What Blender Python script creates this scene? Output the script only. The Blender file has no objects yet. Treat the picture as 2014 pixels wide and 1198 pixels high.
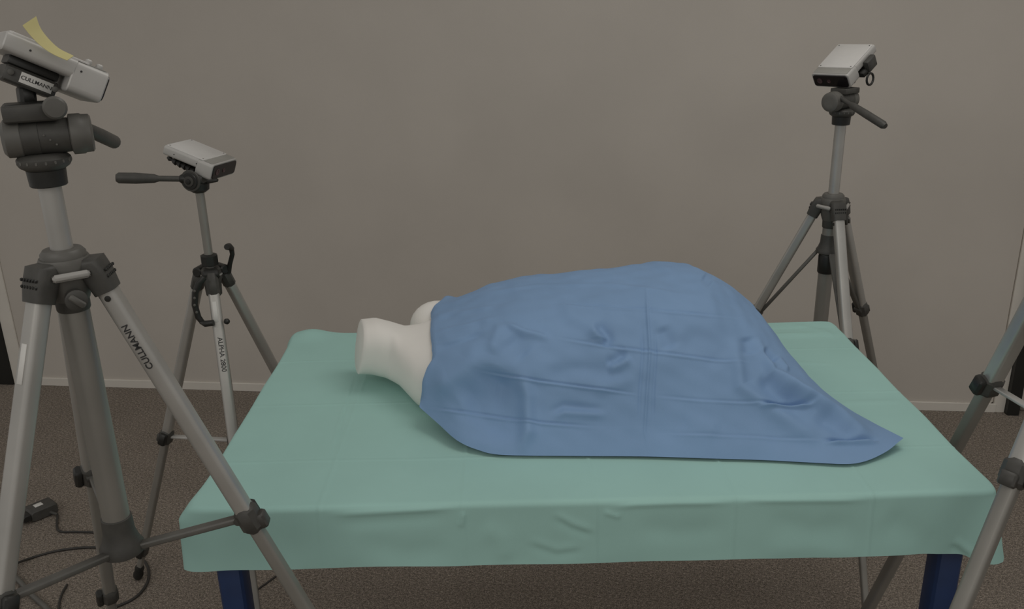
import bpy, bmesh, math
import numpy as np
from mathutils import Matrix, Vector

scene = bpy.context.scene
col = scene.collection
# ------------------------------------------------------------------ camera
W, HH = 2014, 1198
FPX, PITCH, ROLL, CAMH = 1732.67, 0.343286, -0.0238034, 1.51
FW = np.array([0, math.cos(PITCH), -math.sin(PITCH)])
_u0 = np.array([0, math.sin(PITCH), math.cos(PITCH)]); _r0 = np.array([1., 0, 0])
RT = _r0*math.cos(ROLL) + _u0*math.sin(ROLL)
UP = -_r0*math.sin(ROLL) + _u0*math.cos(ROLL)
cam = bpy.data.cameras.new('camera'); camo = bpy.data.objects.new('camera', cam); col.objects.link(camo)
cam.sensor_width = 36; cam.lens = FPX/W*36; cam.clip_start = .02
M = Matrix.Identity(4)
for i in range(3):
    M[i][0] = RT[i]; M[i][1] = UP[i]; M[i][2] = -FW[i]
M[2][3] = CAMH
camo.matrix_world = M
scene.camera = camo
# ------------------------------------------------------------------ light
world = bpy.data.worlds.new('room_ambient'); scene.world = world; world.use_nodes = True
bg = world.node_tree.nodes['Background']; bg.inputs[0].default_value = (1.0, .965, .915, 1); bg.inputs[1].default_value = .315
def area(name, loc, size, power, colr, target=None):
    l = bpy.data.lights.new(name, 'AREA'); l.shape = 'RECTANGLE'; l.size, l.size_y = size; l.energy = power; l.color = colr
    o = bpy.data.objects.new(name, l); o.location = loc; col.objects.link(o)
    if target is not None:
        o.rotation_euler = (Vector(target)-Vector(loc)).to_track_quat('-Z', 'Y').to_euler()
    return o
area('ceiling_light', (.75, 1.6, 2.75), (1.2, .7), 8, (1, .965, .91))
area('ceiling_light', (-1.7, -1.1, 2.7), (2.4, 1.6), 21, (1, .965, .91))
area('ceiling_light', (1.2, -2.0, 2.7), (2.4, 1.6), 16, (1, .965, .91))
scene.view_settings.view_transform = 'Standard'; scene.view_settings.look = 'None'
scene.view_settings.exposure = 0.0; scene.view_settings.gamma = 1; scene.view_settings.use_curve_mapping = False

# ------------------------------------------------------------------ pixel helpers
def proj(P):
    d = np.asarray(P, float) - np.array([0, 0, CAMH]); z = d@FW
    return np.stack([W/2+FPX*(d@RT)/z, HH/2-FPX*(d@UP)/z], -1)
def ray(x, y): return FW + RT*(x-W/2)/FPX - UP*(y-HH/2)/FPX
def atz(x, y, z): d = ray(x, y); return np.array([0, 0, CAMH]) + d*(z-CAMH)/d[2]
def aty(x, y, Y): d = ray(x, y); return np.array([0, 0, CAMH]) + d*Y/d[1]

# ------------------------------------------------------------------ materials
def mat(name, c, rough=.6, metal=0, var=0., vscale=40, bump=0., bscale=200, c2=None, detail=4, spec=None, sheen=0):
    m = bpy.data.materials.new(name); m.use_nodes = True
    nt = m.node_tree; b = nt.nodes['Principled BSDF']
    b.inputs['Base Color'].default_value = (*c, 1); b.inputs['Roughness'].default_value = rough; b.inputs['Metallic'].default_value = metal
    if spec is not None: b.inputs['Specular IOR Level'].default_value = spec
    if sheen: b.inputs['Sheen Weight'].default_value = sheen
    tc = nt.nodes.new('ShaderNodeTexCoord')
    if var or c2:
        n = nt.nodes.new('ShaderNodeTexNoise'); n.inputs['Scale'].default_value = vscale; n.inputs['Detail'].default_value = detail
        nt.links.new(tc.outputs['Object'], n.inputs['Vector'])
        r = nt.nodes.new('ShaderNodeValToRGB')
        a = c if c2 else tuple(x*(1-var) for x in c); d = c2 if c2 else tuple(min(1, x*(1+var)) for x in c)
        r.color_ramp.elements[0].position = .33; r.color_ramp.elements[1].position = .67
        r.color_ramp.elements[0].color = (*a, 1); r.color_ramp.elements[1].color = (*d, 1)
        nt.links.new(n.outputs['Fac'], r.inputs['Fac']); nt.links.new(r.outputs['Color'], b.inputs['Base Color'])
    if bump:
        n2 = nt.nodes.new('ShaderNodeTexNoise'); n2.inputs['Scale'].default_value = bscale; n2.inputs['Detail'].default_value = 3
        nt.links.new(tc.outputs['Object'], n2.inputs['Vector'])
        bp = nt.nodes.new('ShaderNodeBump'); bp.inputs['Strength'].default_value = bump; bp.inputs['Distance'].default_value = .002
        nt.links.new(n2.outputs['Fac'], bp.inputs['Height']); nt.links.new(bp.outputs['Normal'], b.inputs['Normal'])
    return m
MT = dict(
    wall=mat('grey_wall_paint', (.565, .525, .475), .9, var=.03, vscale=3, bump=.12, bscale=350),
    wall2=mat('light_wall_paint', (.62, .58, .53), .9, var=.03, vscale=3),
    trim=mat('off_white_trim', (.72, .685, .625), .55, var=.03, vscale=9),
    black=mat('black_post', (.012, .012, .01), .5, var=.2, vscale=9),
    green=mat('green_nonwoven', (.375, .615, .565), .75, var=.025, vscale=7, bump=.10, bscale=900, spec=.25),
    blue=mat('blue_nonwoven', (.225, .365, .585), .7, var=.035, vscale=9, bump=.12, bscale=900, spec=.3),
    white=mat('white_plastic_foam', (.83, .81, .765), .55, var=.02, vscale=12, spec=.35),
    alu=mat('silver_aluminium', (.46, .45, .425), .38, .55, var=.05, vscale=14),
    alud=mat('grey_aluminium', (.30, .29, .265), .42, .45, var=.05, vscale=14),
    plast=mat('dark_grey_plastic', (.062, .060, .054), .5, var=.12, vscale=60, bump=.06, bscale=700),
    plast2=mat('mid_grey_plastic', (.12, .116, .105), .45, var=.08, vscale=40),
    plastb=mat('black_plastic', (.018, .018, .016), .42, var=.15, vscale=60),
    lgrey=mat('light_grey_plastic', (.36, .35, .33), .5, var=.04, vscale=40),
    kwhite=mat('white_camera_shell', (.62, .61, .59), .5, var=.02, vscale=40),
    kside=mat('satin_camera_body', (.50, .49, .47), .42, .1, var=.03, vscale=40),
    kfront=mat('grey_camera_front', (.34, .335, .31), .45, .2, var=.03, vscale=40),
    glass=mat('dark_lens_glass', (.012, .010, .011), .12, var=.2, vscale=20),
    lens=mat('lens_coating', (.10, .06, .065), .15, .3, var=.2, vscale=20),
    yellow=mat('yellow_paper', (.62, .56, .26), .7, var=.03, vscale=30),
    sticker=mat('white_sticker', (.68, .67, .64), .6, var=.02, vscale=30),
    ink=mat('dark_ink', (.03, .03, .03), .6, var=.1, vscale=30),
    bluest=mat('blue_painted_steel', (.012, .035, .115), .4, .1, var=.1, vscale=20),
    tabletop=mat('table_board', (.45, .43, .40), .5, var=.05, vscale=20),
    cable=mat('black_cable', (.035, .033, .03), .5, var=.15, vscale=30),
    pin=mat('plug_metal', (.5, .48, .44), .3, .9, var=.05, vscale=30),
)
# carpet: speckled brown-grey loop pile
def carpet():
    m = bpy.data.materials.new('carpet'); m.use_nodes = True; nt = m.node_tree; b = nt.nodes['Principled BSDF']
    b.inputs['Roughness'].default_value = .95; b.inputs['Specular IOR Level'].default_value = .1
    tc = nt.nodes.new('ShaderNodeTexCoord')
    n = nt.nodes.new('ShaderNodeTexNoise'); n.inputs['Scale'].default_value = 130; n.inputs['Detail'].default_value = 5; n.inputs['Roughness'].default_value = .75
    n2 = nt.nodes.new('ShaderNodeTexNoise'); n2.inputs['Scale'].default_value = 6; n2.inputs['Detail'].default_value = 3
    mp = nt.nodes.new('ShaderNodeMapping'); mp.inputs['Scale'].default_value = (.9, 1.15, 1); mp.inputs['Rotation'].default_value = (0, 0, .5)
    nt.links.new(tc.outputs['Object'], mp.inputs['Vector']); nt.links.new(mp.outputs['Vector'], n.inputs['Vector']); nt.links.new(tc.outputs['Object'], n2.inputs['Vector'])
    r = nt.nodes.new('ShaderNodeValToRGB'); e = r.color_ramp.elements
    e[0].position = .34; e[0].color = (.135, .119, .10, 1); e[1].position = .66; e[1].color = (.39, .345, .30, 1)
    x = e.new(.5); x.color = (.24, .21, .18, 1)
    nt.links.new(n.outputs['Fac'], r.inputs['Fac'])
    mx = nt.nodes.new('ShaderNodeMix'); mx.data_type = 'RGBA'; mx.blend_type = 'MULTIPLY'; mx.inputs[0].default_value = .35
    r2 = nt.nodes.new('ShaderNodeValToRGB'); r2.color_ramp.elements[0].position = .3; r2.color_ramp.elements[1].position = .7
    r2.color_ramp.elements[0].color = (.7, .7, .7, 1); r2.color_ramp.elements[1].color = (1, 1, 1, 1)
    nt.links.new(n2.outputs['Fac'], r2.inputs['Fac']); nt.links.new(r.outputs['Color'], mx.inputs[6]); nt.links.new(r2.outputs['Color'], mx.inputs[7])
    n3 = nt.nodes.new('ShaderNodeTexNoise'); n3.inputs['Scale'].default_value = 330; n3.inputs['Detail'].default_value = 2; nt.links.new(tc.outputs['Object'], n3.inputs['Vector'])
    r3 = nt.nodes.new('ShaderNodeValToRGB'); r3.color_ramp.elements[0].position = .36; r3.color_ramp.elements[1].position = .66
    r3.color_ramp.elements[0].color = (.52, .52, .54, 1); r3.color_ramp.elements[1].color = (1.5, 1.46, 1.4, 1); nt.links.new(n3.outputs['Fac'], r3.inputs['Fac'])
    m3 = nt.nodes.new('ShaderNodeMix'); m3.data_type = 'RGBA'; m3.blend_type = 'MULTIPLY'; m3.inputs[0].default_value = 1
    nt.links.new(mx.outputs[2], m3.inputs[6]); nt.links.new(r3.outputs['Color'], m3.inputs[7]); nt.links.new(m3.outputs[2], b.inputs['Base Color'])
    bp = nt.nodes.new('ShaderNodeBump'); bp.inputs['Strength'].default_value = .35; bp.inputs['Distance'].default_value = .005
    nt.links.new(n.outputs['Fac'], bp.inputs['Height']); nt.links.new(bp.outputs['Normal'], b.inputs['Normal'])
    return m
MT['carpet'] = carpet()

# ------------------------------------------------------------------ mesh helpers
def V(*a): return np.array(a, float)
def unit(v): v = np.asarray(v, float); return v/np.linalg.norm(v)
def basis(d, ref=(0, 0, 1)):
    d = unit(d); ref = np.asarray(ref, float)
    if abs(d@unit(ref)) > .98: ref = V(1, 0, 0) if abs(d[0]) < .9 else V(0, 1, 0)
    s = unit(np.cross(d, ref)); return d, s, np.cross(s, d)
class MB:
    def __init__(s): s.v = []; s.f = []
    def add(s, vs, fs):
        o = len(s.v); s.v += [tuple(map(float, p)) for p in vs]; s.f += [tuple(i+o for i in f) for f in fs]; return s
    def loft(s, rings, cap=True, closed=True):
        n = len(rings[0]); vs = [p for r in rings for p in r]; fs = []
        for k in range(len(rings)-1):
            for i in range(n if closed else n-1):
                j = (i+1) % n; fs.append((k*n+i, k*n+j, (k+1)*n+j, (k+1)*n+i))
        if cap and closed:
            fs.append(tuple(range(n))[::-1]); fs.append(tuple((len(rings)-1)*n+i for i in range(n)))
        return s.add(vs, fs)
    def tube(s, pts, r, n=12, ref=(0, 0, 1)):
        pts = [np.asarray(p, float) for p in pts]; rr = r if isinstance(r, (list, tuple)) else [r]*len(pts); rings = []
        a = None
        for i, p in enumerate(pts):
            d = pts[min(i+1, len(pts)-1)] - pts[max(i-1, 0)]
            if a is None: _, a, b = basis(d, ref)
            else:
                d = unit(d); a = unit(a-d*(a@d)); b = np.cross(a, d)
            rings.append([p+rr[i]*(math.cos(t)*a+math.sin(t)*b) for t in np.linspace(0, 2*math.pi, n, endpoint=False)])
        return s.loft(rings)
    def lathe(s, o, axis, prof, n=28):            # prof: (t along axis, radius)
        o = np.asarray(o, float); d, a, b = basis(axis)
        return s.loft([[o+d*t+max(r, 1e-5)*(math.cos(x)*a+math.sin(x)*b) for x in np.linspace(0, 2*math.pi, n, endpoint=False)] for t, r in prof])
    def bar(s, a, b, w, h, ref=(0, 0, 1), bev=.22, w2=None, h2=None):   # chamfered rectangular bar; w across cross(d,ref), h the other way
        a = np.asarray(a, float); b = np.asarray(b, float); d, sd, up = basis(b-a, ref)
        def ring(c, w, h, k=0):
            e = bev*min(w, h); x, y = w/2-k, h/2-k
            return [c+sd*px+up*py for px, py in ((x, -y+e), (x, y-e), (x-e, y), (-x+e, y), (-x, y-e), (-x, -y+e), (-x+e, -y), (x-e, -y))]
        w2 = w2 or w; h2 = h2 or h; L = np.linalg.norm(b-a); e = min(bev*min(w, h), L*.2); q = e*.6
        return s.loft([ring(a, w, h, q), ring(a+d*e, w, h), ring(b-d*e, w2, h2), ring(b, w2, h2, q)])
    def box(s, c, size, R=None, bev=.15):         # chamfered box, axes = columns of R
        R = np.eye(3) if R is None else np.asarray(R, float); c = np.asarray(c, float)
        a = c-R[:, 1]*size[1]/2; b = c+R[:, 1]*size[1]/2
        return s.bar(a, b, size[0], size[2], R[:, 2], bev)
    def build(s, name, m, parent=None, smooth=40):
        me = bpy.data.meshes.new(name)
        vs = np.array(s.v)
        root = parent
        while root is not None and root.parent is not None: root = root.parent
        if root is not None:
            Mi = np.array(ROOTM[root.name]); Mi = np.linalg.inv(Mi); vs = vs@Mi[:3, :3].T+Mi[:3, 3]
        me.from_pydata(vs.tolist(), [], s.f); me.validate(); me.update()
        bm = bmesh.new(); bm.from_mesh(me); bmesh.ops.recalc_face_normals(bm, faces=bm.faces); bm.to_mesh(me); bm.free()
        if smooth: me.polygons.foreach_set('use_smooth', [True]*len(me.polygons)); me.set_sharp_from_angle(angle=math.radians(smooth))
        me.materials.append(MT[m]); o = bpy.data.objects.new(name, me); col.objects.link(o)
        if parent is not None: o.parent = parent
        return o
ROOTM = {}
def tag(o, label=None, cat=None, group=None, kind=None):
    if label: o['label'] = label
    if cat: o['category'] = cat
    if group: o['group'] = group
    if kind: o['kind'] = kind
    return o
def root(name, loc, label, cat, R=None, group=None):
    o = bpy.data.objects.new(name, None); o.empty_display_size = .05; col.objects.link(o)
    m = Matrix.Identity(4)
    for i in range(3):
        m[i][3] = loc[i]
        if R is not None:
            for j in range(3): m[i][j] = R[i][j]
    o.matrix_world = m; ROOTM[o.name] = [list(r) for r in m]
    return tag(o, label, cat, group)
def structure(mb, name, m, smooth=0):
    return tag(mb.build(name, m, None, smooth), kind='structure')
def rect_xy(mb, x0, x1, y0, y1, z0, z1): return mb.box(((x0+x1)/2, (y0+y1)/2, (z0+z1)/2), (x1-x0, y1-y0, z1-z0), None, .02)
def lettering(text, size, pos, right, up, m, parent, depth=.0002):
    c = bpy.data.curves.new('lettering', 'FONT'); c.body = text; c.size = size; c.extrude = depth; c.align_x = 'CENTER'; c.align_y = 'CENTER'; c.offset = size*.012
    t = bpy.data.objects.new('lettering_tmp', c); col.objects.link(t); bpy.context.view_layer.update()
    me = bpy.data.meshes.new_from_object(t.evaluated_get(bpy.context.evaluated_depsgraph_get()))
    bpy.data.objects.remove(t); bpy.data.curves.remove(c)
    r = unit(right); n = unit(np.cross(r, up)); u = np.cross(n, r)
    vs = np.array([v.co for v in me.vertices]); w = vs[:, :1]*r+vs[:, 1:2]*u+vs[:, 2:3]*n+np.asarray(pos, float)
    mb = MB(); mb.add(w, [tuple(p.vertices) for p in me.polygons]); bpy.data.meshes.remove(me)
    return mb.build('lettering', m, parent, 0)

def rrect(w, h, r, n=5, cx=0, cz=0):
    pts = []
    for sx, sz, a0 in ((1, 1, 0), (-1, 1, 90), (-1, -1, 180), (1, -1, 270)):
        for k in range(n):
            a = math.radians(a0+90*k/(n-1)); pts.append((cx+sx*(w/2-r)+r*math.cos(a), cz+sz*(h/2-r)+r*math.sin(a)))
    return pts
def smooth_path(pts, n=60):
    pts = np.array(pts, float); P = np.vstack([2*pts[0]-pts[1], pts, 2*pts[-1]-pts[-2]]); out = []
    k = len(pts)-1
    for t in np.linspace(0, k-1e-6, n):
        i = int(t); f_ = t-i; a, b, c_, d_ = P[i:i+4]
        out.append(.5*((2*b)+(-a+c_)*f_+(2*a-5*b+4*c_-d_)*f_**2+(-a+3*b-3*c_+d_)*f_**3))
    return out
# ------------------------------------------------------------------ room
WY, WT = 3.13376, -.1196416            # wall line: y = WY + WT*x
wd = unit((1, WT, 0)); wn = unit((WT, -1, 0))     # along wall, normal into the room
def wp(x, out=0., z=0.): return V(x, WY+WT*x, z)+wn*out
Rw = np.array([wd, -wn, [0, 0, 1]]).T
f = MB(); rect_xy(f, -4.5, 4.5, -2.5, 4.5, -.06, 0); structure(f, 'floor', 'carpet')
def wallbox(x0, x1, out0, out1, z0, z1, bev=.05):
    c = (wp(x0, (out0+out1)/2)+wp(x1, (out0+out1)/2))/2; c[2] = (z0+z1)/2
    return MB().box(c, (np.linalg.norm(wp(x1)-wp(x0)), out1-out0, z1-z0), Rw, bev)
structure(wallbox(-2.045, 1.775, -.1, 0, 0, 2.9, .01), 'wall_back', 'wall')
structure(wallbox(-4.4, -2.16, -.1, 0, 0, 2.9, .01), 'wall_left', 'wall2')
structure(wallbox(1.848, 4.4, -.1, 0, 0, 2.9, .01), 'wall_right', 'wall2')
structure(wallbox(-2.045, 1.775, 0, .008, 0, .034, .1), 'baseboard_back', 'trim')
structure(wallbox(-2.09, -2.035, -.1, .006, 0, 2.9), 'trim_1', 'trim')
structure(wallbox(1.767, 1.806, -.1, .006, 0, 2.9), 'trim_2', 'trim')
structure(wallbox(-2.16, -2.09, -.1, .012, 0, 2.9), 'trim_3', 'black')
structure(wallbox(1.806, 1.848, -.1, .03, 0, 2.9), 'trim_4', 'black')

# ------------------------------------------------------------------ table
XL, XR, YF, YB, ZT = -.518, .759, 1.193, 1.95, .75
tb = root('table', (.12, 1.57, 0), 'table on blue steel posts under the green cloth', 'table')
m = MB(); rect_xy(m, XL+.022, XR-.022, YF+.022, YB-.022, ZT-.028, ZT-.003); m.build('tabletop', 'tabletop', tb)
for x in (-.482, .722):
    l = MB().bar((x, 1.255, 0.02), (x, 1.255, ZT-.028), .042, .042, (0, 1, 0), .1).build('leg', 'bluest', tb)
    MB().bar((x, 1.22, .024), (x, 1.80, .024), .05, .04, (0, 0, 1), .15).build('foot', 'bluest', l)
    MB().bar((x, 1.235, ZT-.045), (x, 1.88, ZT-.045), .04, .03, (0, 0, 1), .15).build('bracket', 'bluest', l)
MB().bar((-.46, 1.255, .69), (.70, 1.255, .69), .03, .05, (0, 0, 1), .1).build('crossbar', 'bluest', tb)

# ------------------------------------------------------------------ cloth helpers
def grid_faces(nx, ny, off=0):
    i, j = np.meshgrid(np.arange(nx-1), np.arange(ny-1), indexing='ij'); a = (i*ny+j).ravel()+off
    return np.stack([a, a+ny, a+ny+1, a+1], -1)
def mesh_np(name, v, f, m):
    me = bpy.data.meshes.new(name); me.from_pydata(v.tolist(), [], f.tolist() if hasattr(f, 'tolist') else f); me.update()
    me.polygons.foreach_set('use_smooth', [True]*len(me.polygons)); me.materials.append(MT[m]); return me
def normals(me):
    a = np.empty(len(me.vertices)*3, np.float32); me.vertex_normals.foreach_get('vector', a); return a.reshape(-1, 3).astype(float)
def seg_dist(q, pts):
    """signed distance (pixels) from q to a polyline, fade towards its ends"""
    best = np.full(len(q), 1e9); sg = np.zeros(len(q)); fade = np.ones(len(q)); pts = np.array(pts, float)
    L = np.linalg.norm(np.diff(pts, axis=0), axis=1); T = L.sum(); acc = 0
    for k in range(len(pts)-1):
        a, b = pts[k], pts[k+1]; d = (b-a)/L[k]; r = q-a; t = np.clip(r@d, 0, L[k]); e = r-t[:, None]*d; dist = np.linalg.norm(e, axis=1)
        s = d[0]*r[:, 1]-d[1]*r[:, 0]; u = dist < best
        best[u] = dist[u]; sg[u] = np.sign(s[u]); w = (acc+t)/T; h = np.clip(np.minimum(w, 1-w)/.28, 0, 1); fade[u] = (h*h*(3-2*h))[u]; acc += L[k]
    return best*sg, fade
def strokes(v, n, lst):
    q = proj(v); d = np.zeros(len(v))
    for pts, amp, wid, kind in lst:
        lo = np.min(pts, 0)-4*wid; hi = np.max(pts, 0)+4*wid
        k = np.where((q > lo).all(1) & (q < hi).all(1))[0]
        if not len(k): continue
        s, fd = seg_dist(q[k], pts); g = np.exp(-(s/wid)**2)
        if kind == 'ridge': d[k] += amp*g*fd
        else: d[k] += amp*(s/wid)*g*2.3*fd       # step: one side proud, the other sunk
    return v+n*d[:, None]
def vnoise(p, sc, seed):
    """cheap smooth value noise from summed sines"""
    rs = np.random.RandomState(seed); o = np.zeros(len(p))
    for k in range(9):
        w = rs.normal(size=p.shape[1])*sc; o += np.sin(p@w+rs.uniform(0, 6.3))
    return o/4.

# ------------------------------------------------------------------ green table cloth
def green_cloth():
    nx, ny, r = 430, 260, .010
    xs = np.linspace(XL+r, XR-r, nx); ys = np.linspace(YF+r, YB-r, ny)
    X, Y = np.meshgrid(xs, ys, indexing='ij')
    # slightly rounded plan corners
    for cx, sx in ((XL+r, 1), (XR-r, -1)):
        for cy, sy in ((YF+r, 1), (YB-r, -1)):
            dx, dy = np.clip(.03-(X-cx)*sx, 0, None)/.03, np.clip(.03-(Y-cy)*sy, 0, None)/.03
            k = .004*dx**2*dy**2; X += sx*k; Y += sy*k
    top = np.stack([X.ravel(), Y.ravel(), np.full(X.size, ZT+.003)], -1)
    P = top[:, :2]
    fx = np.array([-.31, -.085, .124, .342, .558]); fy = np.array([1.34, 1.56, 1.78])
    px = np.min(np.abs(P[:, :1]-fx), 1); py = np.min(np.abs(P[:, 1:]-fy), 1)
    dd = .0012*np.exp(-(px/.0026)**2)+.0010*np.exp(-(py/.0026)**2)
    dd += .0022*np.clip(px/.11, 0, 1)*np.clip(py/.11, 0, 1)
    dd += .0010*vnoise(P, 14, 3)
    # slack near the edges: back-left and back-right puffs
    def puff(x, y, sx, sy, a): return a*np.exp(-((P[:, 0]-x)/sx)**2-((P[:, 1]-y)/sy)**2)
    dd += puff(XL+.045, YB-.02, .04, .03, .013)+puff(.62, 1.86, .10, .014, .005)+puff(.66, 1.90, .09, .012, -.002)
    dd += puff(XL+.03, YF+.04, .06, .05, .004)
    top[:, 2] += dd
    idx = np.arange(nx*ny).reshape(nx, ny)
    loop = np.concatenate([idx[:-1, 0], idx[-1, :-1], idx[:0:-1, -1], idx[0, :0:-1]])   # front, right, back, left (ccw)
    B = top[loop].copy(); n = len(loop)
    T = np.roll(B, -1, 0)-np.roll(B, 1, 0); N = np.stack([T[:, 1], -T[:, 0]], -1)
    for _ in range(5): N = (np.roll(N, 1, 0)+N*2+np.roll(N, -1, 0))/4
    N /= np.linalg.norm(N, axis=1)[:, None]
    front = np.exp(-np.clip(B[:, 1]-(YF+r), 0, None)/.02)
    def cw(cx, cy, w): return np.exp(-(((B[:, 0]-cx)**2+(B[:, 1]-cy)**2)/w**2))
    fl = cw(XL, YF, .045); fr = cw(XR, YF+.01, .035); bl = cw(XL, YB, .06)
    back = np.exp(-np.clip((YB-r)-B[:, 1], 0, None)/.03)
    drop = .107+.002*front-.002*back+.006*fl+.016*fr
    rows = []; na, nd = 6, 26
    arc = math.pi/2*r
    for k in range(1, na+nd+1):
        if k <= na:
            a = k/na*math.pi/2; out = np.full(n, r*math.sin(a)); dz = np.full(n, r*(1-math.cos(a))); w = 0*drop
        else:
            w = (k-na)/nd*(drop-r); out = r+.06*w; dz = r+w
        wav = np.sin(B[:, 0]*9+1.3)*.5+vnoise(np.c_[B[:, 0]*1., B[:, 1], 0*w+k*.012], 18, 7)*.5
        out = out+wav*.045*w*.6
        out = out+fr*(.22*w)+bl*(.012*np.clip(dz/.02, 0, 1)+.14*w)
        pk = np.min(np.abs(B[:, :1]-fx), 1)
        out = out+.0016*np.exp(-(pk/.0026)**2)*front+.003*np.clip(pk/.11, 0, 1)*front
        rows.append(np.c_[B[:, 0]+N[:, 0]*out-fl*.024*np.clip(dz/.025, 0, 1), B[:, 1]+N[:, 1]*out, B[:, 2]-dz])
    v = np.concatenate([top]+rows); fs = grid_faces(nx, ny)
    K = [loop]+[nx*ny+k*n+np.arange(n) for k in range(na+nd)]
    sk = [np.stack([np.roll(a, -1), a, b, np.roll(b, -1)], -1) for a, b in zip(K[:-1], K[1:])]
    fs = np.concatenate([fs]+sk)
    me = mesh_np('green_cloth', v, fs, 'green')
    S = [([(632, 1014), (760, 1007), (908, 999)], .0030, 5, 'ridge'), ([(640, 1032), (760, 1026), (900, 1016)], -.0025, 12, 'ridge'),
         ([(912, 1004), (905, 1040)], .0025, 6, 'ridge'), ([(1184, 1001), (1250, 993), (1330, 990), (1450, 989)], .003, 5, 'ridge'),
         ([(1184, 1006), (1225, 1018)], .003, 5, 'ridge'), ([(1452, 996), (1475, 985), (1720, 984)], .003, 5, 'ridge'),
         ([(1083, 1012), (1125, 1035), (1175, 1052)], -.0022, 9, 'step'), ([(1030, 1064), (1095, 1086), (1155, 1078)], -.0016, 10, 'step'),
         ([(1870, 1065), (1912, 1098)], -.003, 10, 'step'), ([(1735, 1010), (1790, 1050), (1850, 1090)], -.004, 30, 'ridge'),
         ([(690, 1070), (800, 1090), (900, 1080)], -.004, 26, 'ridge'), ([(700, 735), (675, 810), (650, 900)], .0012, 3, 'step'), ([(945, 1030), (985, 1060), (1000, 1110)], .003, 20, 'ridge'),
         ([(1240, 1035), (1330, 1050), (1440, 1040)], -.003, 22, 'ridge'), ([(1500, 1020), (1600, 1045), (1700, 1030)], -.004, 24, 'ridge'), ([(1480, 1085), (1600, 1075), (1700, 1090)], .003, 20, 'ridge'),
         ([(1555, 640), (1620, 652), (1650, 668)], .003, 5, 'ridge'), ([(1520, 713), (1645, 716)], .0014, 3, 'ridge'), ([(1620, 795), (1790, 789)], .002, 5, 'ridge')]
    v2 = strokes(v, normals(me), S); me.vertices.foreach_set('co', v2.ravel()); me.update()
    o = bpy.data.objects.new('table_cloth', me); col.objects.link(o)
    return tag(o, 'pale green nonwoven sheet with fold creases covering the table', 'table cloth')
green_cloth()

# ------------------------------------------------------------------ mannequin torso
ZC = ZT+.007
SEC = np.array([  # X, yc, half width far, zc, half height, shear z, half width near, shear y
    (-.314, 1.664, .053, .831, .050, .20, .053, -.26), (-.312, 1.664, .056, .832, .053, .20, .056, -.26), (-.285, 1.662, .056, .834, .055, .20, .057, -.22),
    (-.255, 1.658, .052, .828, .054, .2, .060, -.15), (-.222, 1.65, .056, .820, .054, .05, .088, 0),
    (-.19, 1.64, .088, .810, .066, 0, .128, 0), (-.16, 1.635, .140, .806, .076, 0, .155, 0), (-.13, 1.63, .165, .808, .085, 0, .172, 0), (-.09, 1.63, .185, .820, .092, 0, .188, 0), (-.04, 1.63, .195, .840, .093, 0, .195, 0),
    (.02, 1.63, .195, .850, .098, 0, .192, 0), (.10, 1.63, .182, .855, .100, 0, .18, 0), (.20, 1.63, .172, .860, .106, 0, .172, 0), (.30, 1.63, .180, .866, .111, 0, .18, 0),
    (.36, 1.63, .180, .864, .107, 0, .18, 0), (.42, 1.63, .162, .848, .088, 0, .162, 0), (.47, 1.63, .130, .832, .067, 0, .13, 0), (.505, 1.63, .08, .812, .042, 0, .08, 0), (.52, 1.63, .03, .80, .02, 0, .03, 0)])
EXP = 2.5
SHO = [((-.160, 1.768, .834), (.060, .055, .054))]
def body_top(X, Y):
    p = [np.interp(X, SEC[:, 0], SEC[:, k], left=np.nan, right=np.nan) for k in range(1, 5)]
    hn = np.interp(X, SEC[:, 0], SEC[:, 6]); t = np.abs(Y-p[0])/np.where(Y < p[0], hn, p[1])
    z = np.where(t < 1, p[2]+p[3]*np.clip(1-np.clip(t, 0, 1)**EXP, 0, 1)**(1/EXP), 0); z = np.nan_to_num(z)
    for c, rr in SHO:
        q = 1-((X-c[0])/rr[0])**2-((Y-c[1])/rr[1])**2
        z = np.maximum(z, np.where(q > 0, c[2]+rr[2]*np.sqrt(np.clip(q, 0, 1)), 0))
    return z
def torso():
    mb = MB(); rings = []
    xs = np.concatenate([[-.314], np.linspace(-.312, -.1, 30), np.linspace(-.08, .52, 30)])
    for x in xs:
        yc, hw, zc, hz, sh, hn, sy = [np.interp(x, SEC[:, 0], SEC[:, k]) for k in range(1, 8)]
        ring = []
        for a in np.linspace(0, 2*math.pi, 56, endpoint=False):
            c, s = math.cos(a), math.sin(a); yy = math.copysign(abs(c)**(2/EXP), c)*(hw if c > 0 else hn); zz = math.copysign(abs(s)**(2/EXP), s)*hz
            ring.append((x+sh*zz+sy*yy, yc+yy, max(zc+zz, ZC)))
        rings.append(ring)
    mb.loft(rings)
    for c, rr in SHO:
        n = 14
        mb.loft([[(c[0]+rr[0]*math.cos(t), c[1]+rr[1]*math.sin(t)*math.cos(a), c[2]+rr[2]*math.sin(t)*math.sin(a)) for a in np.linspace(0, 2*math.pi, 24, endpoint=False)] for t in np.linspace(math.pi-.05, .05, n)])
    o = mb.build('mannequin_torso', 'white', None, 50)
    return tag(o, 'white mannequin torso lying on the table, neck stump bare, body under the blue drape', 'mannequin')
torso()

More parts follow.
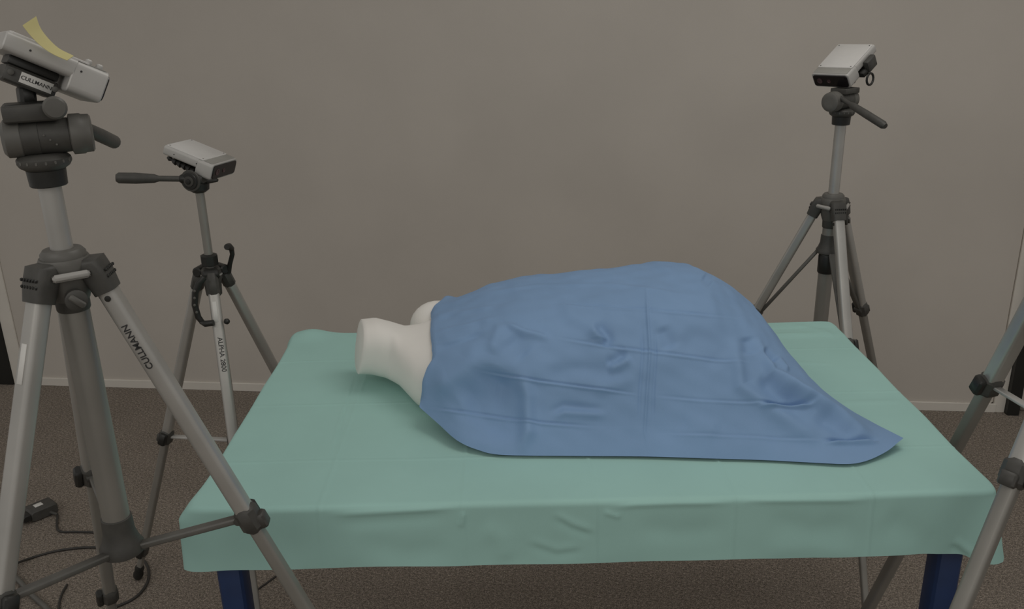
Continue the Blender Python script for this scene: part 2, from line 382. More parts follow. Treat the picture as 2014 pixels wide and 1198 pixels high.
# ------------------------------------------------------------------ blue surgical drape
def resample(P, n):
    P = np.array(smooth_path(P, 160))
    for _ in range(2):       # soften the polyline a little
        Q = P.copy(); Q[1:-1] = (P[:-2]+6*P[1:-1]+P[2:])/8; P = Q
    s = np.r_[0, np.cumsum(np.linalg.norm(np.diff(P, axis=0), axis=1))]; t = np.linspace(0, s[-1], n)
    return np.stack([np.interp(t, s, P[:, k]) for k in range(3)], -1)
def drape():
    nu, nv = 150, 120
    zt = ZC+.0015
    front = [aty(825, 801, 1.452)]+[atz(*p) for p in ((845, 819, .788), (865, 836, .780), (900, 867, .769), (940, 885, .761), (990, 895, zt), (1130, 897, zt), (1270, 898, zt), (1400, 902, zt), (1500, 905, zt), (1600, 910, zt), (1680, 912, zt), (1735, 893, .763), (1777, 862, .774))]
    right = [atz(*p) for p in ((1777, 862, .774), (1730, 838, .764), (1680, 812, zt), (1620, 779, zt), (1560, 745, zt))]+[V(.545, 1.72, zt), V(.53, 1.82, zt), V(.52, 1.93, zt)]
    ey = np.array([585, 592, 600, 610, 640, 690, 712, 730, 760, 800]); ex = np.array([872, 866, 856, 848, 847, 850, 849, 838, 834, 826])
    left = [front[0]]
    for Y in np.linspace(1.465, 1.775, 16):
        X = -.15
        for _ in range(30):
            z = max(float(body_top(np.array(X), np.array(Y))), front[0][2])+.005; q = proj([[X, Y, z]])[0]
            X += (np.interp(q[1], ey, ex)-q[0])*.5*1.6/FPX
        left.append(V(X, Y, z))
    left += [V(X+.004, 1.805, z-.012), V(X+.010, 1.845, z-.06), V(X+.02, 1.90, zt)]
    back = [left[-1], V(.1, 1.915, zt), V(.3, 1.925, zt), right[-1]]
    C0, C1, D0, D1 = resample(front, nu), resample(back, nu), resample(left, nv), resample(right, nv)
    u = np.linspace(0, 1, nu)[:, None, None]; w = np.linspace(0, 1, nv)[None, :, None]
    G = (1-w)*C0[:, None]+w*C1[:, None]+(1-u)*D0[None]+u*D1[None]-((1-u)*(1-w)*C0[0]+u*(1-w)*C0[-1]+(1-u)*w*C1[0]+u*w*C1[-1])
    bt = body_top(G[..., 0], G[..., 1])
    for dx, dy in ((.012, 0), (-.012, 0), (0, .014), (0, -.014), (.008, .009), (-.008, .009), (.008, -.009), (-.008, -.009)): bt = np.maximum(bt, body_top(G[..., 0]+dx, G[..., 1]+dy))
    ob = np.maximum(bt+.007, zt)
    z = np.maximum(G[..., 2], ob); z[0], z[-1], z[:, 0], z[:, -1] = D0[:, 2], D1[:, 2], C0[:, 2], C1[:, 2]
    for it in range(2600):
        a = z[1:-1, 1:-1]
        a[...] = np.maximum(.15*(z[:-2, 1:-1]+z[2:, 1:-1])+.35*(z[1:-1, :-2]+z[1:-1, 2:]), ob[1:-1, 1:-1])
    for _ in range(3): z[1:-1, 1:-1] = .5*z[1:-1, 1:-1]+.125*(z[:-2, 1:-1]+z[2:, 1:-1]+z[1:-1, :-2]+z[1:-1, 2:])
    G[..., 2] = z
    NU, NV = 700, 460            # finer grid for the creases
    uu, vv = np.linspace(0, nu-1, NU), np.linspace(0, nv-1, NV)
    H = np.stack([np.stack([np.interp(uu, np.arange(nu), G[:, j, k]) for j in range(nv)], 1) for k in range(3)], -1)
    H = np.stack([np.stack([np.interp(vv, np.arange(nv), H[i, :, k]) for i in range(NU)], 0) for k in range(3)], -1)
    v = H.reshape(-1, 3); fs = grid_faces(NU, NV)
    me = mesh_np('blue_drape', v, fs, 'blue')
    n = normals(me)
    if n[:, 2].mean() < 0: n = -n
    lift = np.clip((v[:, 2]-zt)/.03, 0, 1)
    vn = v+n*(lift*(.0022*vnoise(v, 26, 11)+.0012*vnoise(v, 60, 12)))[:, None]
    S = [([(1060, 597), (1270, 609), (1477, 628)], .0014, 3, 'step'), ([(1080, 662), (1180, 680), (1270, 691), (1445, 712), (1500, 713)], .0020, 3, 'step'),
         ([(925, 727), (1060, 750), (1270, 778)], .0024, 3, 'step'), ([(1270, 778), (1380, 788), (1480, 793), (1590, 797)], .0011, 3, 'step'), ([(1485, 797), (1605, 797)], .008, 5, 'step'),
         ([(825, 800), (940, 815), (1060, 832), (1190, 842)], .0022, 3, 'step'), ([(1285, 852), (1500, 860), (1640, 866)], .0011, 3, 'step'), ([(1615, 868), (1735, 869)], .008, 5, 'step'),
         ([(1270, 540), (1274, 620), (1278, 690), (1272, 778), (1268, 850), (1278, 897)], .0032, 3, 'ridge'),
         ([(1262, 620), (1264, 700), (1258, 778), (1256, 850)], -.0022, 3.5, 'ridge'), ([(1287, 620), (1290, 700), (1285, 770), (1284, 850)], -.0022, 3.5, 'ridge'),
         ([(880, 585), (1060, 562), (1200, 560), (1290, 570), (1400, 585)], .002, 3.5, 'ridge'), ([(1330, 530), (1400, 555), (1470, 600)], .004, 12, 'ridge'),
         ([(985, 634), (1034, 655), (1090, 668)], .007, 7, 'ridge'), ([(990, 632), (980, 660), (966, 700)], .008, 14, 'ridge'), ([(1000, 660), (1040, 700)], -.007, 22, 'ridge'),
         ([(855, 668), (900, 655), (948, 642)], .0035, 8, 'ridge'), ([(852, 690), (930, 662), (965, 645)], -.003, 8, 'ridge'), ([(850, 625), (905, 610)], .0025, 6, 'ridge'),
         ([(838, 765), (890, 750), (930, 715), (955, 665)], .011, 24, 'ridge'), ([(905, 800), (960, 770), (985, 720)], -.013, 36, 'ridge'), ([(990, 715), (985, 800), (960, 880)], -.014, 40, 'ridge'), ([(1018, 715), (1036, 780), (1038, 850), (1020, 900)], .013, 15, 'ridge'), ([(848, 628), (920, 612), (995, 600)], .0025, 4, 'ridge'), ([(848, 655), (920, 640), (990, 620)], .0025, 4, 'ridge'), ([(848, 682), (910, 665), (970, 640)], .0025, 4, 'ridge'),
         ([(1165, 640), (1190, 665), (1180, 680)], .006, 12, 'step'), ([(1240, 696), (1215, 712), (1190, 720)], -.006, 12, 'step'), ([(1060, 735), (1150, 722), (1250, 745)], -.008, 20, 'ridge'),
         ([(1160, 770), (1260, 740)], .005, 16, 'ridge'), ([(1090, 600), (1160, 640), (1180, 690)], .005, 16, 'ridge'), ([(1300, 640), (1320, 690)], -.006, 16, 'ridge'),
         ([(1340, 650), (1400, 690), (1430, 720)], -.005, 28, 'ridge'),
         ([(1448, 650), (1446, 700), (1455, 760), (1520, 810), (1620, 868)], .010, 14, 'ridge'), ([(1480, 635), (1492, 680), (1515, 735), (1560, 765), (1605, 795), (1660, 832), (1722, 872)], .012, 9, 'ridge'), ([(1500, 700), (1545, 755), (1605, 793), (1660, 830), (1735, 872)], .012, 16, 'ridge'),
         ([(1490, 740), (1540, 778), (1580, 795)], -.010, 18, 'ridge'), ([(1500, 685), (1525, 715)], -.007, 9, 'ridge'), ([(1525, 700), (1550, 735)], .006, 6, 'ridge'),
         ([(1600, 815), (1650, 845), (1690, 862)], -.007, 14, 'ridge'), ([(1560, 775), (1640, 825), (1700, 855)], -.004, 10, 'ridge'), ([(1380, 545), (1400, 560)], -.005, 8, 'ridge'), ([(1260, 520), (1330, 560), (1400, 575)], -.004, 16, 'ridge'),
         ([(1075, 820), (1110, 805), (1200, 812)], .004, 10, 'step'), ([(1470, 660), (1475, 700)], -.006, 14, 'ridge'), ([(1480, 850), (1560, 870), (1640, 895)], -.004, 18, 'ridge'), ([(1340, 830), (1420, 850)], .004, 22, 'ridge')]
    vn = strokes(vn, n, S); vn[:, 2] = np.maximum(vn[:, 2], zt-.0005)
    vn[:, 2] = np.maximum(vn[:, 2], np.where((v[:, 2] > ZC+.02) & (np.arange(len(v))//NV > 4), body_top(vn[:, 0], vn[:, 1])+.003, 0))
    me.vertices.foreach_set('co', vn.ravel()); me.update()
    o = bpy.data.objects.new('surgical_drape', me); col.objects.link(o)
    return tag(o, 'blue nonwoven drape with fold creases spread over the white torso', 'drape')
drape()

# ------------------------------------------------------------------ depth camera (local: x right, y forward, z up)
def rot(yaw, pitch, rl):
    cy, sy, cp, sp, cr, sr = math.cos(yaw), math.sin(yaw), math.cos(pitch), math.sin(pitch), math.cos(rl), math.sin(rl)
    return np.array([[cy, -sy, 0], [sy, cy, 0], [0, 0, 1]])@np.array([[1, 0, 0], [0, cp, -sp], [0, sp, cp]])@np.array([[cr, 0, sr], [0, 1, 0], [-sr, 0, cr]])
def depth_camera(pos, R, label, front_bumps=False, L=.126):
    t = root('depth_camera', pos, label, 'camera', R, 'depth cameras on tripods')
    P = lambda x, y, z: np.asarray(pos)+R@V(x, y, z)
    def ex(w, h, r, y0, y1, cz=0, cx=0, e=.0015):
        ring = lambda y, k: [P(x, y, z) for x, z in rrect(w-2*k, h-2*k, max(r-k, .0005), 5, cx, cz)]
        return MB().loft([ring(y0, e), ring(y0+e, 0), ring(y1-e, 0), ring(y1, e)])
    y0, y1, ys = -L/2, L/2, L/2-.042
    ex(.103, .022, .006, y0, ys+.004, .0085).build('rear_body', 'kside', t)
    fr = ex(.103, .039, .008, ys, y1-.002).build('front_housing', 'kside', t)
    ex(.095, .0315, .0065, y1-.004, y1+.0002, 0, 0, .0006).build('front_glass', 'glass', fr)
    for x, r in ((.030, .0075), (.004, .005)):
        ln = MB().lathe(P(x, y1-.001, 0), R[:, 1], [(0, r), (.0022, r), (.0024, r*.75), (.0016, r*.6), (.0018, .0001)]).build('lens', 'lens', fr)
    tc = MB(); ring = lambda z, k: [P(x, y, z) for x, y in rrect(.096-2*k, L*.76-2*k, .004, 4, 0, y0+.003+L*.38)]
    tc.loft([ring(.0190, 0), ring(.0206, 0), ring(.0214, .0008)]); top = tc.build('top_cover', 'kwhite', t)
    for sx in (-1, 1):
        for yy in (y0+.009, y0+L*.74):
            MB().lathe(P(sx*.042, yy, .0212), R[:, 2], [(0, .0016), (.0005, .0016), (.0003, .0008)], 10).build('screw', 'plastb', top)
    g = MB(); ring = lambda z, k: [P(x, y, z) for x, y in rrect(.094-2*k, .026-2*k, .004, 4, 0, y1-.018)]
    g.loft([ring(.0190, 0), ring(.0199, 0), ring(.0202, .0005)]); g.build('front_top_panel', 'kfront', t)
    for yy in (y0+.028, y0+.085): MB().lathe(P(.0515, yy, .008), R[:, 0], [(0, .0013), (.0004, .0013), (.0002, .0006)], 8).build('side_hole', 'ink', t)
    if front_bumps:
        for x, yy in ((.035, y1-.026), (.03, y1-.012)): MB().box(P(x, yy, .0225), (.009, .007, .008), R, .2).build('clip', 'kside', t)
    return t, P

# ------------------------------------------------------------------ tripods
def leg_frame(c, za, phi, s, k, r0=.045):
    a = phi+k*2*math.pi/3; u = V(math.cos(a), math.sin(a), 0); ap = V(c[0], c[1], za)
    A = ap+u*r0; B = ap+u*(r0+s*za); B[2] = 0
    return u, A, B
def on(A, B, z): return A+(B-A)*(A[2]-z)/(A[2]-B[2])
def rleg(A, B, w, h, u):    # rounded extruded leg tube; w sideways, h radially
    d, sd, up = basis(B-A, u)
    return MB().loft([[c+sd*x+up*y for x, y in rrect(w, h, w*.25, 4)] for c in (A, B)])
def make_leg(t, A, B, u, zs, w, lever_side, top=0, mats=('alu', 'alud'), strut_to=None):
    """telescopic leg: upper tube, clamp at zs[0], thinner tube, clamp at zs[1], foot tube, rubber foot"""
    d = unit(B-A); c1 = on(A, B, zs[0]); side = unit(np.cross(u, d))
    l = rleg(A+d*top, c1, w, w*.9, u).build('leg', mats[0], t)
    c2 = on(A, B, zs[1]); end = on(A, B, .035)
    rleg(c1, c2, w*.78, w*.72, u).build('middle_section', mats[1], l)
    rleg(c2, end, w*.62, w*.58, u).build('lower_section', mats[1], l)
    for c, k in ((c1, 1), (c2, .85)):
        m = MB(); m.bar(c-d*.022*k, c+d*.022*k, w*1.24*k, w*1.18*k, u, .25)
        m.bar(c-d*.008+u*w*.66*k, c+d*.014+u*w*.66*k, w*.8*k, w*.5*k, u, .2); m.build('leg_clamp', 'plast', l)
        MB().bar(c-d*.016+side*lever_side*w*.72*k, c+d*.016+side*lever_side*w*.78*k, w*.5*k, w*.8*k, u, .25).build('clamp_lever', 'plastb', l)
    MB().lathe(end-d*.012, d, [(0, w*.42), (.006, w*.5), (.018, w*.46), (.028, w*.55), (.038, w*.5), (.046, w*.3)], 16).build('rubber_foot', 'plastb', l)
    return l, c1

def barrel_tripod(c, za, phi, s, zcrown, zcol, zs, hub, sleeve, fat, F, label, w=.026, knob=True):
    """tripod with barrel pan head; F horizontal forward direction of the camera it carries"""
    t = root('camera_tripod', (c[0], c[1], 0), label, 'tripod', None, 'camera tripods round the table')
    ax = lambda z: V(c[0], c[1], z); Z = V(0, 0, 1)
    legs = []
    hubz = (hub[0]+hub[1])/2
    cr = MB().lathe(ax(za-.012), Z, [(0, .022), (.012, .026), (zcrown-za-.008, .030), (zcrown-za+.006, .032), (zcrown-za+.012, .029), (zcrown-za+.0125, .02)], 36).build('crown', 'plast2', t)
    MB().lathe(ax(zcrown-.001), Z, [(0, .027), (.006, .027), (.011, .023), (.012, .017)], 32).build('crown_ring', 'plast2', t)
    knees = []
    for k in range(3):
        u, A, B = leg_frame(c, za, phi, s, k); d = unit(B-A); sd = unit(np.cross(u, Z))
        l, c1 = make_leg(t, A, B, u, zs, w, 1, -.002); legs.append((l, A, B, u, d, sd, c1))
        # shoulder that carries the hinge
        sh = MB(); rings = []
        zc = zcrown-za
        for p, ww, hh, dr in ((ax(zcrown-.012)+u*.010, .034, .022, u), (ax(zcrown-.014)+u*.024, .036, .026, unit(u-Z*.35)), (A-d*.034+u*.0, .038, .033, unit(u-Z*1.1)), (A-d*.018+u*.001, .036, .032, d), (A+d*.004, .033, .029, d)):
            dd, s2, up = basis(dr, Z if abs(dr[2]) < .9 else u)
            rings.append([p+s2*x+up*y for x, y in rrect(ww, hh, .008, 4)])
        sh.loft(rings); so = sh.build('shoulder', 'plast', t)
        for q in range(2):
            for j in range(6):
                pp = A-d*(.030-.009*q)+u*(.0195-.002*q)+sd*(-.0125+.005*j)
                MB().box(pp, (.0028, .003, .004), np.array([sd, u, Z]).T, .3).build('grip_rib', 'plastb', so)
        MB().lathe(A+d*.012+sd*w*.47, sd, [(0, .004), (.002, .004), (.0025, .002)], 12).build('hinge_screw', 'plastb', l)
        knees.append(A-u*.006+Z*.026)
        # strut from the hub to the clamp
        hb = ax(hub[0]+.010)+u*.022
        st = MB().bar(hb, c1-u*w*.45, .015, .009, Z, .2).build('strut', 'plast2', t)
        MB().lathe(c1-u*w*.55-sd*.011, sd, [(0, .006), (.022, .006)], 12).build('strut_pin', 'plast', st)
    for k in range(3):
        a, b = knees[k], knees[(k+1) % 3]; mid = (a+b)/2; d = unit(b-a); out = unit(mid-ax(mid[2])); o = .016
        MB().bar(a+d*.012+out*o, b-d*.012+out*o, .008, .010, Z, .4).build('crown_bar', 'lgrey', t)
    # centre column
    co = MB().lathe(ax(sleeve[0]), Z, [(0, .0135), (zcol-sleeve[0], .0135)], 28).build('centre_column', 'alu', t)
    sl = MB().lathe(ax(sleeve[0]), Z, [(0, .0195), (.002, .0205), (sleeve[1]-sleeve[0]-.002, .0215), (sleeve[1]-sleeve[0], .0205)], 32).build('column_sleeve', 'plast', t)
    # locking knob on the sleeve, between two legs
    ang = phi+math.pi/3+4*math.pi/3; kd = V(math.cos(ang), math.sin(ang), 0); kc = ax((sleeve[0]+sleeve[1])/2+.002)+kd*.020
    kb = MB().lathe(kc, kd, [(0, .006), (.008, .006), (.009, .0125), (.020, .0135), (.022, .011)], 20).build('locking_knob', 'plast', t)
    MB().bar(kc+kd*.024-unit(V(kd[1], -kd[0], 1))*.011, kc+kd*.024+unit(V(kd[1], -kd[0], 1))*.011, .008, .006, kd, .3).build('knob_grip', 'plast2', kb)
    MB().lathe(ax(fat[0]), Z, [(0, .0185), (fat[1]-fat[0], .0185)], 32).build('outer_tube', 'alud', t)
    hh = hub[1]-hub[0]
    MB().lathe(ax(hub[0]), Z, [(0, .024), (.004, .030), (hh*.22, .030), (hh*.34, .026), (hh*.6, .0215), (hh, .0205), (hh+.001, .019)], 36).build('strut_hub', 'plast', t)
    if fat[0] < hub[0]-.05:
        MB().lathe(ax(hub[0]-.052), Z, [(0, .0205), (.003, .022), (.046, .022), (.049, .0205)], 32).build('tube_collar', 'plastb', t)
    # pan head
    F = unit(F); Lf = V(-F[1], F[0], 0); zb = zcol
    hd = MB().lathe(ax(zb-.018), Z, [(0, .0205), (.001, .0215), (.020, .0225), (.0205, .019)], 32).build('head_collar', 'plastb', t)
    rg = MB().lathe(ax(zb+.002), Z, [(0, .022), (.004, .028), (.008, .0305), (.014, .0305), (.018, .027), (.020, .018)], 40).build('pan_ring', 'plast', t)
    for j in range(18):
        a = j*2*math.pi/18; q = V(math.cos(a), math.sin(a), 0)
        MB().box(ax(zb+.013)+q*.0303, (.0025, .0014, .004), np.array([np.cross(Z, q), q, Z]).T, .3).build('scale_mark', 'plast2', rg)
    bc = ax(zb+.0415)
    bo = MB().lathe(bc-F*.040, F, [(0, .010), (.002, .017), (.007, .0215), (.016, .0225), (.0165, .0219), (.024, .0222), (.040, .0222), (.0405, .0215), (.056, .0215), (.073, .0205)], 40).build('tilt_barrel', 'plast', t)
    MB().lathe(bc-F*.0395, F, [(.0, .0175), (.004, .0225), (.020, .0230), (.021, .0222)], 40).build('barrel_cap', 'plast2', bo)
    MB().lathe(bc+F*.033, F, [(0, .0195), (.002, .0245), (.014, .0245), (.016, .0232), (.024, .0228), (.026, .020), (.0265, .012)], 40).build('tilt_drum', 'plast2', bo)
    for j in range(3): MB().lathe(bc+F*(.006+.006*j)-Lf*.0205*math.cos(.2*j)+Z*(.004-.006*j), -Lf, [(0, .0012), (.0022, .0012)], 8).build('barrel_mark', 'plast2', bo)
    h0 = bc+F*.040+Lf*.012+Z*.012; hv = F*.045+Lf*.155-Z*.05
    ha = MB().tube([h0, h0+hv*.25, h0+hv*.32, h0+hv*.6, h0+hv*.95, h0+hv], [.0055, .0055, .0085, .0095, .0095, .006], 14).build('pan_handle', 'plast', t)
    ch = MB(); Rf = np.array([-Lf, F, Z]).T; pc = ax(zb+(.0715 if knob else .0645)); ck = .020 if knob else .013
    ch.box(pc-F*.004, (.044, .058, ck), Rf, .1).build('tilt_channel', 'plast', t)
    ch2 = MB(); ch2.box(pc-F*.004+Z*(ck/2-.0015), (.034, .050, .004), Rf, .1).build('channel_inset', 'plastb', t)
    kc = pc+F*.024-Lf*.024+Z*.006
    MB().lathe(kc, -Lf, [(0, .006), (.004, .0125), (.009, .0135), (.012, .011), (.0125, .004)], 24).build('hinge_knob', 'plast2', t) if knob else None
    return t, legs, ax, zb

def tilt_plate(t, P, R, rear, lettered):
    """quick release plate under a camera, built in the camera's frame"""
    y0 = rear
    up = MB().box(P(0, y0+.019, -.0078), (.046, .056, .010), R, .12).build('camera_plate', 'plastb', t)
    pl = MB().box(P(0, y0+.020, -.0235), (.050, .058, .020), R, .12).build('tilt_plate', 'plast', t)
    MB().bar(P(0, y0+.02, -.030), P(0, y0+.030, -.052), .030, .018, R[:, 1], .2).build('tilt_hinge', 'plastb', t)
    for yy in (y0-.003, y0+.0465): MB().lathe(P(.025, yy, -.022), R[:, 0], [(0, .0035), (.003, .0035), (.0035, .002)], 14).build('plate_screw', 'plast2', pl)
    ring = MB().tube([P(-.02+.014*math.cos(a), y0-.012+.014*math.sin(a), -.026) for a in np.linspace(.5, 5.4, 14)], .0024, 8).build('release_ring', 'plastb', pl)
    if lettered:
        lb = MB().box(P(.0252, y0+.026, -.0230), (.0008, .036, .0125), R, .1).build('label_plate', 'sticker', pl)
        lettering(lettered,   .0064, P(.0257, y0+.026, -.0230), R[:, 1], R[:, 2], 'ink', lb)

# tripod near the plug, carries the camera seen from its side
K1R = rot(-.95, -.495, -.055); K1 = V(-.562, 1.118, 1.4318)
F1 = V(.909, .416, 0)
t1, L1, ax1, zb1 = barrel_tripod((-.566, 1.075), 1.161, .077, .389, 1.205, 1.314, (.806, .5), (.762, .822), (1.134, 1.175), (.80, 1.136), F1,
                           'silver tripod with level struts and a lettered leg in front of the green cloth')
_, P1 = depth_camera(K1, K1R, 'white depth camera tilted down with a yellow paper strip on top', True, .118)
tilt_plate(t1, P1, K1R, -.036, 'CULLMANN')
l, A, B, u, d, sd, c1 = L1[0]
lettering('CULLMANN', .0125, A+d*.085-sd*-.0136, -d, np.cross(sd, -d), 'ink', l)
l, A, B, u, d, sd, c1 = L1[2]; u = unit(u-d*(u@d))
for sgn in (1,):
    MB().bar(A+d*.055+u*.0122, A+d*.105+u*.0122, .009, .0012, u, .1).build('sticker', 'sticker', l)
# yellow strip
ea = [aty(*p) for p in ((44, 50, 1.052), (60, 70, 1.052), (80, 90, 1.053), (103, 106, 1.054), (132, 119, 1.056))]
eb = [aty(*p) for p in ((71, 32, 1.066), (80, 56, 1.066), (97, 78, 1.066), (117, 96, 1.066), (145, 110, 1.066))]
va, vb = smooth_path(ea, 16), smooth_path(eb, 16)
mb = MB(); nn = [unit(np.cross(vb[i]-va[i], (va[min(i+1, 15)]-va[max(i-1, 0)]))) for i in range(16)]
mb.loft([[va[i]+nn[i]*.0003, vb[i]+nn[i]*.0003, vb[i]-nn[i]*.0003, va[i]-nn[i]*.0003] for i in range(16)])
tag(mb.build('paper_strip', 'yellow', None, 60), 'curled yellow paper strip stuck to the top of a camera', 'paper strip')

# tripod behind the far right corner of the table
K3R = rot(2.222, -.5587, .031); K3 = V(.840, 2.255, 1.313)
F3 = V(-.795, -.606, 0)
t3, L3, ax3, zb3 = barrel_tripod((.827, 2.205), .945, .572, .44, .992, 1.194, (.652, .40), (.843, .893), (.913, .955), (.52, .915), F3,
                           'silver tripod with raised strut hub by the wall', knob=False)
_, P3 = depth_camera(K3, K3R, 'white depth camera with dark lens front on the tripod with raised strut hub')
tilt_plate(t3, P3, K3R, -.030, None)
br = MB().box(P3(-.0592, -.018, -.004), (.014, .034, .030), K3R, .15).build('side_bracket', 'plast', t3)
MB().box(P3(-.046, -.006, -.0145), (.03, .045, .014), K3R, .15).build('bracket_arm', 'plastb', br)
MB().tube([P3(-.064, .004+.014*math.cos(a), -.034+.014*math.sin(a)) for a in np.linspace(0, 2*math.pi, 17)], .0028, 8).build('bracket_ring', 'plastb', br)

def lever_tripod(c, za, phi, s, zcol, zs, label, w, F, with_crank=True, legfix=None):
    """lighter tripod with flat white braces and a long pan handle"""
    t = root('camera_tripod', (c[0], c[1], 0), label, 'tripod', None, 'camera tripods round the table')
    ax = lambda z: V(c[0], c[1], z); Z = V(0, 0, 1); legs = []
    MB().lathe(ax(za-.012), Z, [(0, .014), (.004, .018), (.034, .020), (.046, .024), (.066, .024), (.070, .018)], 28).build('crown', 'plast', t)
    MB().lathe(ax(za+.040), Z, [(0, .0252), (.004, .0252)], 28).build('crown_band', 'lgrey', t)
    for k in range(3):
        u, A, B = leg_frame(c, za, phi, s, k)
        if legfix and k in legfix: A, B = legfix[k]; u = unit(V(B[0]-A[0], B[1]-A[1], 0))
        d = unit(B-A); sd = unit(np.cross(u, Z))
        l, c1 = make_leg(t, A, B, u, zs, w, 1, -.006)
        legs.append((l, A, B, u, d, sd, c1))
        m = MB(); m.bar(A-d*.058, A+d*.0, w*1.12, w*1.05, u, .25, w*1.12, w*1.05); so = m.build('leg_socket', 'plast', t)
        MB().bar(ax(za+.046)+u*.006, A-d*.044, .024, .024, Z, .25).build('hinge_arm', 'plast', so)
        MB().lathe(A-d*.052-sd*.018, sd, [(0, .009), (.003, .012), (.033, .012), (.036, .009)], 18).build('hinge_knuckle', 'plastb', so)
        MB().bar(ax(zs[0]+.004)+u*.016, c1-u*w*.5, .014, .006, Z, .2).build('brace', 'kside', t)
    MB().lathe(ax(zs[0]-.022), Z, [(0, .014), (.003, .020), (.038, .020), (.042, .014)], 24).build('brace_hub', 'plast', t)
    MB().lathe(ax(zs[0]-.03), Z, [(0, .0115), (za-zs[0], .0115)], 24).build('lower_column', 'alud', t)
    MB().lathe(ax(za), Z, [(0, .0098), (zcol-za, .0098)], 24).build('centre_column', 'alud', t)
    cl = MB().lathe(ax(za+.063), Z, [(0, .016), (.002, .020), (.024, .020), (.027, .015)], 8).build('column_clamp', 'plastb', t)
    F = unit(F); Lf = V(-F[1], F[0], 0)
    # pan head
    hb = MB().lathe(ax(zcol-.004), Z, [(0, .014), (.006, .022), (.020, .024), (.026, .018)], 28).build('pan_base', 'plastb', t)
    bo = MB().box(ax(zcol+.027), (.040, .040, .022), np.array([-Lf, F, Z]).T, .25).build('head_body', 'plast', t)
    dc = ax(zcol+.026)-F*.004-Lf*.020
    for j, (r, o) in enumerate(((.0245, 0), (.019, .004), (.012, .007), (.006, .010))): MB().lathe(dc-Lf*o, -Lf, [(0, r*.96), (.002, r), (.004, r*.95), (.0045, r*.6)], 28).build('tilt_disc', 'plast' if j % 2 == 0 else 'plastb', bo)
    return t, legs, ax, F, Lf

# tripod behind the left end of the table
K2R = rot(-1.83, -.347, -.03); K2 = V(-.7035, 2.01, 1.160)
F2 = V(.967, -.255, 0)
t2, L2, ax2, F2, Lf2 = lever_tripod((-.701, 1.97), .858, .841, .366, 1.098, (.458, .10), 'slim silver tripod with long pan handle and black crank beyond the table end', .025, F2)
_, P2 = depth_camera(K2, K2R, 'white depth camera on the slim tripod with the long handle')
MB().box(P2(0, -.018, -.0088), (.044, .066, .012), K2R, .15).build('camera_plate', 'plastb', t2)
MB().box(P2(0, -.008, -.022), (.036, .05, .018), K2R, .2).build('tilt_plate', 'plast', t2)
sp = MB(); a0, a1 = P2(.030, -.062, -.013), P2(.030, .016, -.020)
prof = [(0, .003), (.006, .006), (.012, .0035)]
Ls = np.linalg.norm(a1-a0); tt = .018
while tt < Ls-.012: prof += [(tt, .007), (tt+.006, .0085), (tt+.0075, .0055), (tt+.009, .0055)]; tt += .012
prof += [(Ls, .004)]
sp.lathe(a0, a1-a0, prof, 16).build('ribbed_bolt', 'plastb', t2)
h0 = aty(364, 352, 1.955); h1 = aty(228, 350, 1.92)
hv = h1-h0
MB().tube([h0-hv*.1, h0, h0+hv*.38, h0+hv*.45, h0+hv*.72, h0+hv*.96, h0+hv], [.006, .0065, .0065, .010, .0125, .012, .008], 16).build('pan_handle', 'plast', t2)
MB().lathe(h0-unit(hv)*.012, unit(hv), [(0, .010), (.02, .010), (.024, .007)], 18).build('handle_collar', 'plastb', t2)
MB().bar(aty(408, 358, 1.95), aty(428, 354, 1.94), .010, .008, (0, 0, 1), .3).build('side_lock', 'plastb', t2)
# cranks
cr = MB().tube([aty(x, y, Y) for x, y, Y in ((402, 545, 1.905), (392, 556, 1.90), (384, 576, 1.90), (383, 600, 1.90), (390, 624, 1.90), (398, 634, 1.90))], [.007, .008, .0075, .007, .007, .006], 12).build('crank_arm', 'plastb', t2)
MB().tube([aty(396, 634, 1.90), aty(404, 637, 1.885), aty(420, 635, 1.885)], [.005, .0075, .007], 12).build('crank_knob', 'plastb', cr)
for y in (572, 586, 600, 614): MB().lathe(aty(383+max(0, y-600)*.3, y, 1.893), (0, -1, 0), [(0, .003), (.002, .003), (.0025, .001)], 8).build('crank_rivet', 'plast2', cr)
cb = MB().tube([aty(x, y, Y) for x, y, Y in ((449, 535, 1.99), (452, 520, 1.985), (457, 500, 1.98), (455, 488, 1.975))], [.007, .0055, .0055, .006], 12).build('locking_arm', 'plastb', t2)
MB().tube([aty(456, 489, 1.975), aty(450, 485, 1.96), aty(446, 486, 1.95)], [.006, .0085, .007], 12).build('locking_knob', 'plastb', cb)
MB().lathe(aty(443, 632, 1.90), (1, -.3, 0), [(0, .006), (.006, .007), (.010, .004)], 14).build('side_knob', 'plastb', t2)
l, A, B, u, d, sd, c1 = L2[2]; u = unit(u-d*(u@d))
lettering('ALPHA 2800', .0150, A+d*.135+u*.0114, d, np.cross(u, d), 'ink', l)
MB().bar(A+d*.012+u*.0112+sd*.002, A+d*.060+u*.0112+sd*.002, .009, .0012, u, .1).build('sticker', 'sticker', l)

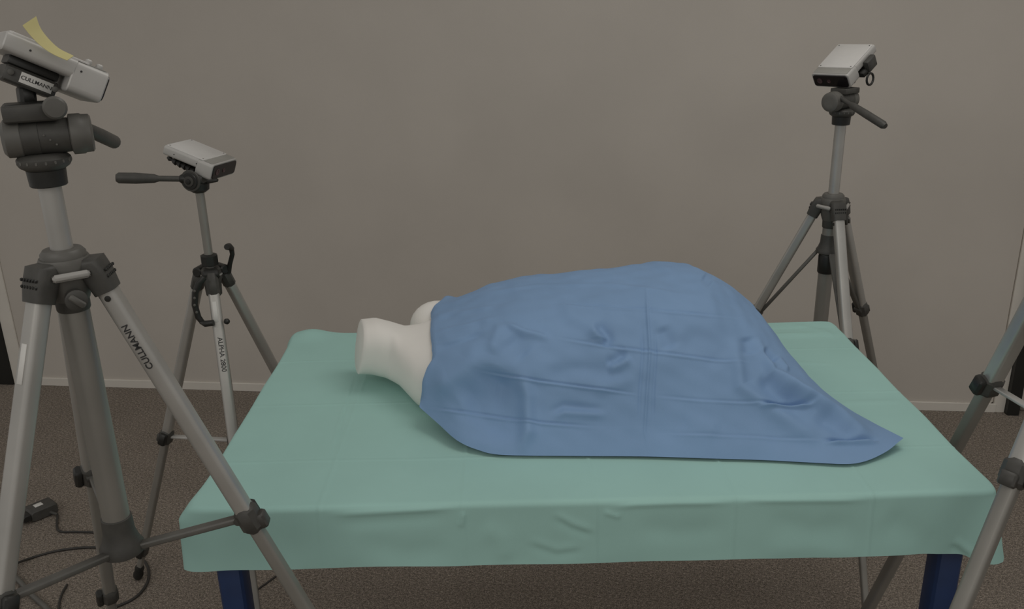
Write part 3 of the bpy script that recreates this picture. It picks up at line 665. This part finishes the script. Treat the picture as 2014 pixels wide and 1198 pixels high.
# tripod at the right end, only its legs reach into view
t4c = (.878, 1.245)
u, A, B = leg_frame(t4c, 1.2, -4.572, .38, 1)
q1, q2 = on(A, B, .82), on(A, B, .62)
p1 = aty(1999, 930, q1[1]); p2 = aty(1904, 1160, q2[1]); dd = p2-p1
A1 = p1+dd*(p1[2]-1.2)/(p1[2]-p2[2]); B1 = p1+dd*(p1[2])/(p1[2]-p2[2]); B1[2] = 0
t4, L4, ax4, F4, Lf4 = lever_tripod(t4c, 1.2, -4.572, .38, 1.42, (.826, .085), 'silver tripod at the cloth corner, its leg crossing the blue table post', .031, V(-.9, .3, 0), legfix={1: (A1, B1)})
Rq = np.array([-Lf4, F4, V(0, 0, 1)]).T
MB().box(ax4(1.478), (.05, .075, .014), Rq, .15).build('camera_plate', 'plastb', t4)
h0 = ax4(1.45)-F4*.02; MB().tube([h0, h0-F4*.08, h0-F4*.1, h0-F4*.22], [.0065, .0065, .0115, .010], 14).build('pan_handle', 'plast', t4)

# ------------------------------------------------------------------ power adapter and cables on the carpet
def gpt(x, y, z=.004, zz=None): return atz(x, y, zz if zz else z)
pc = gpt(83, 1012, 0); pd = unit(gpt(112, 1005, 0)-gpt(58, 1028, 0)); pn = V(-pd[1], pd[0], 0)
Rp = np.array([pd, pn, V(0, 0, 1)]).T
pa = root('power_adapter', (pc[0], pc[1], 0), 'dark grey plug-in power adapter with white label lying on the carpet', 'power adapter')
bo = MB().box(pc+V(0, 0, .018), (.080, .062, .034), Rp, .15).build('housing', 'plast', pa)
MB().box(pc+V(0, 0, .0354)+pn*.004-pd*.004, (.024, .020, .0008), Rp, .1).build('label_plate', 'sticker', bo)
MB().box(pc-pd*.050+V(0, 0, .020)-pn*.012, (.028, .034, .022), Rp, .2).build('plug', 'plastb', pa)
for s_ in (-1, 1): MB().tube([pc-pd*.062+V(0, 0, .02)+pn*(s_*.009-.012), pc-pd*.084+V(0, 0, .02)+pn*(s_*.009-.012)], .0024, 8).build('plug_pin', 'pin', pa)
MB().tube([pc-pn*.028+pd*.016+V(0, 0, .012), pc-pn*.052+pd*.026+V(0, 0, .008)], [.006, .0042], 10).build('strain_relief', 'plast', pa)
def cable(px, r, label, m='cable', z=None):
    o = MB().tube(smooth_path([gpt(p[0], p[1], r, *p[2:]) for p in px]), r, 8).build('cable', m, None, 60)
    return tag(o, label, 'cable', 'cables on the carpet')
e0 = pc-pn*.052+pd*.026
cp = [V(e0[0], e0[1], .006)]+[gpt(x, y, .004) for x, y in ((115, 1043), (150, 1046), (190, 1048), (235, 1058))]
tag(MB().tube(smooth_path(cp), .0035, 8).build('cable', 'cable', None, 60), 'thin grey cable running from the power adapter', 'cable', 'cables on the carpet')
cable([(-60, 1150), (-30, 1138, .012), (2, 1122, .021), (28, 1110, .019), (60, 1098), (110, 1084), (165, 1077), (215, 1078), (255, 1086), (285, 1105), (293, 1130), (285, 1155), (262, 1178), (225, 1195), (180, 1215)], .0038, 'black cable looping in a wide arc past a tripod foot')
cable([(-20, 1105), (15, 1122), (38, 1143), (62, 1170), (85, 1190), (110, 1215)], .0075, 'thick grey cable crossing below the arc of thin cable', 'plast2')
cable([(-30, 1150), (8, 1160), (24, 1170), (30, 1184), (20, 1200)], .0085, 'short bend of thick grey cable at the edge of the cables', 'plast2')
cable([(132, 1150), (122, 1168), (116, 1190), (118, 1215)], .0032, 'thin black cable stub curving away under a strut')
cable([(430, 1212), (474, 1183), (506, 1160), (538, 1137), (580, 1108), (640, 1080)], .0026, 'thin black cable on the carpet under the table')
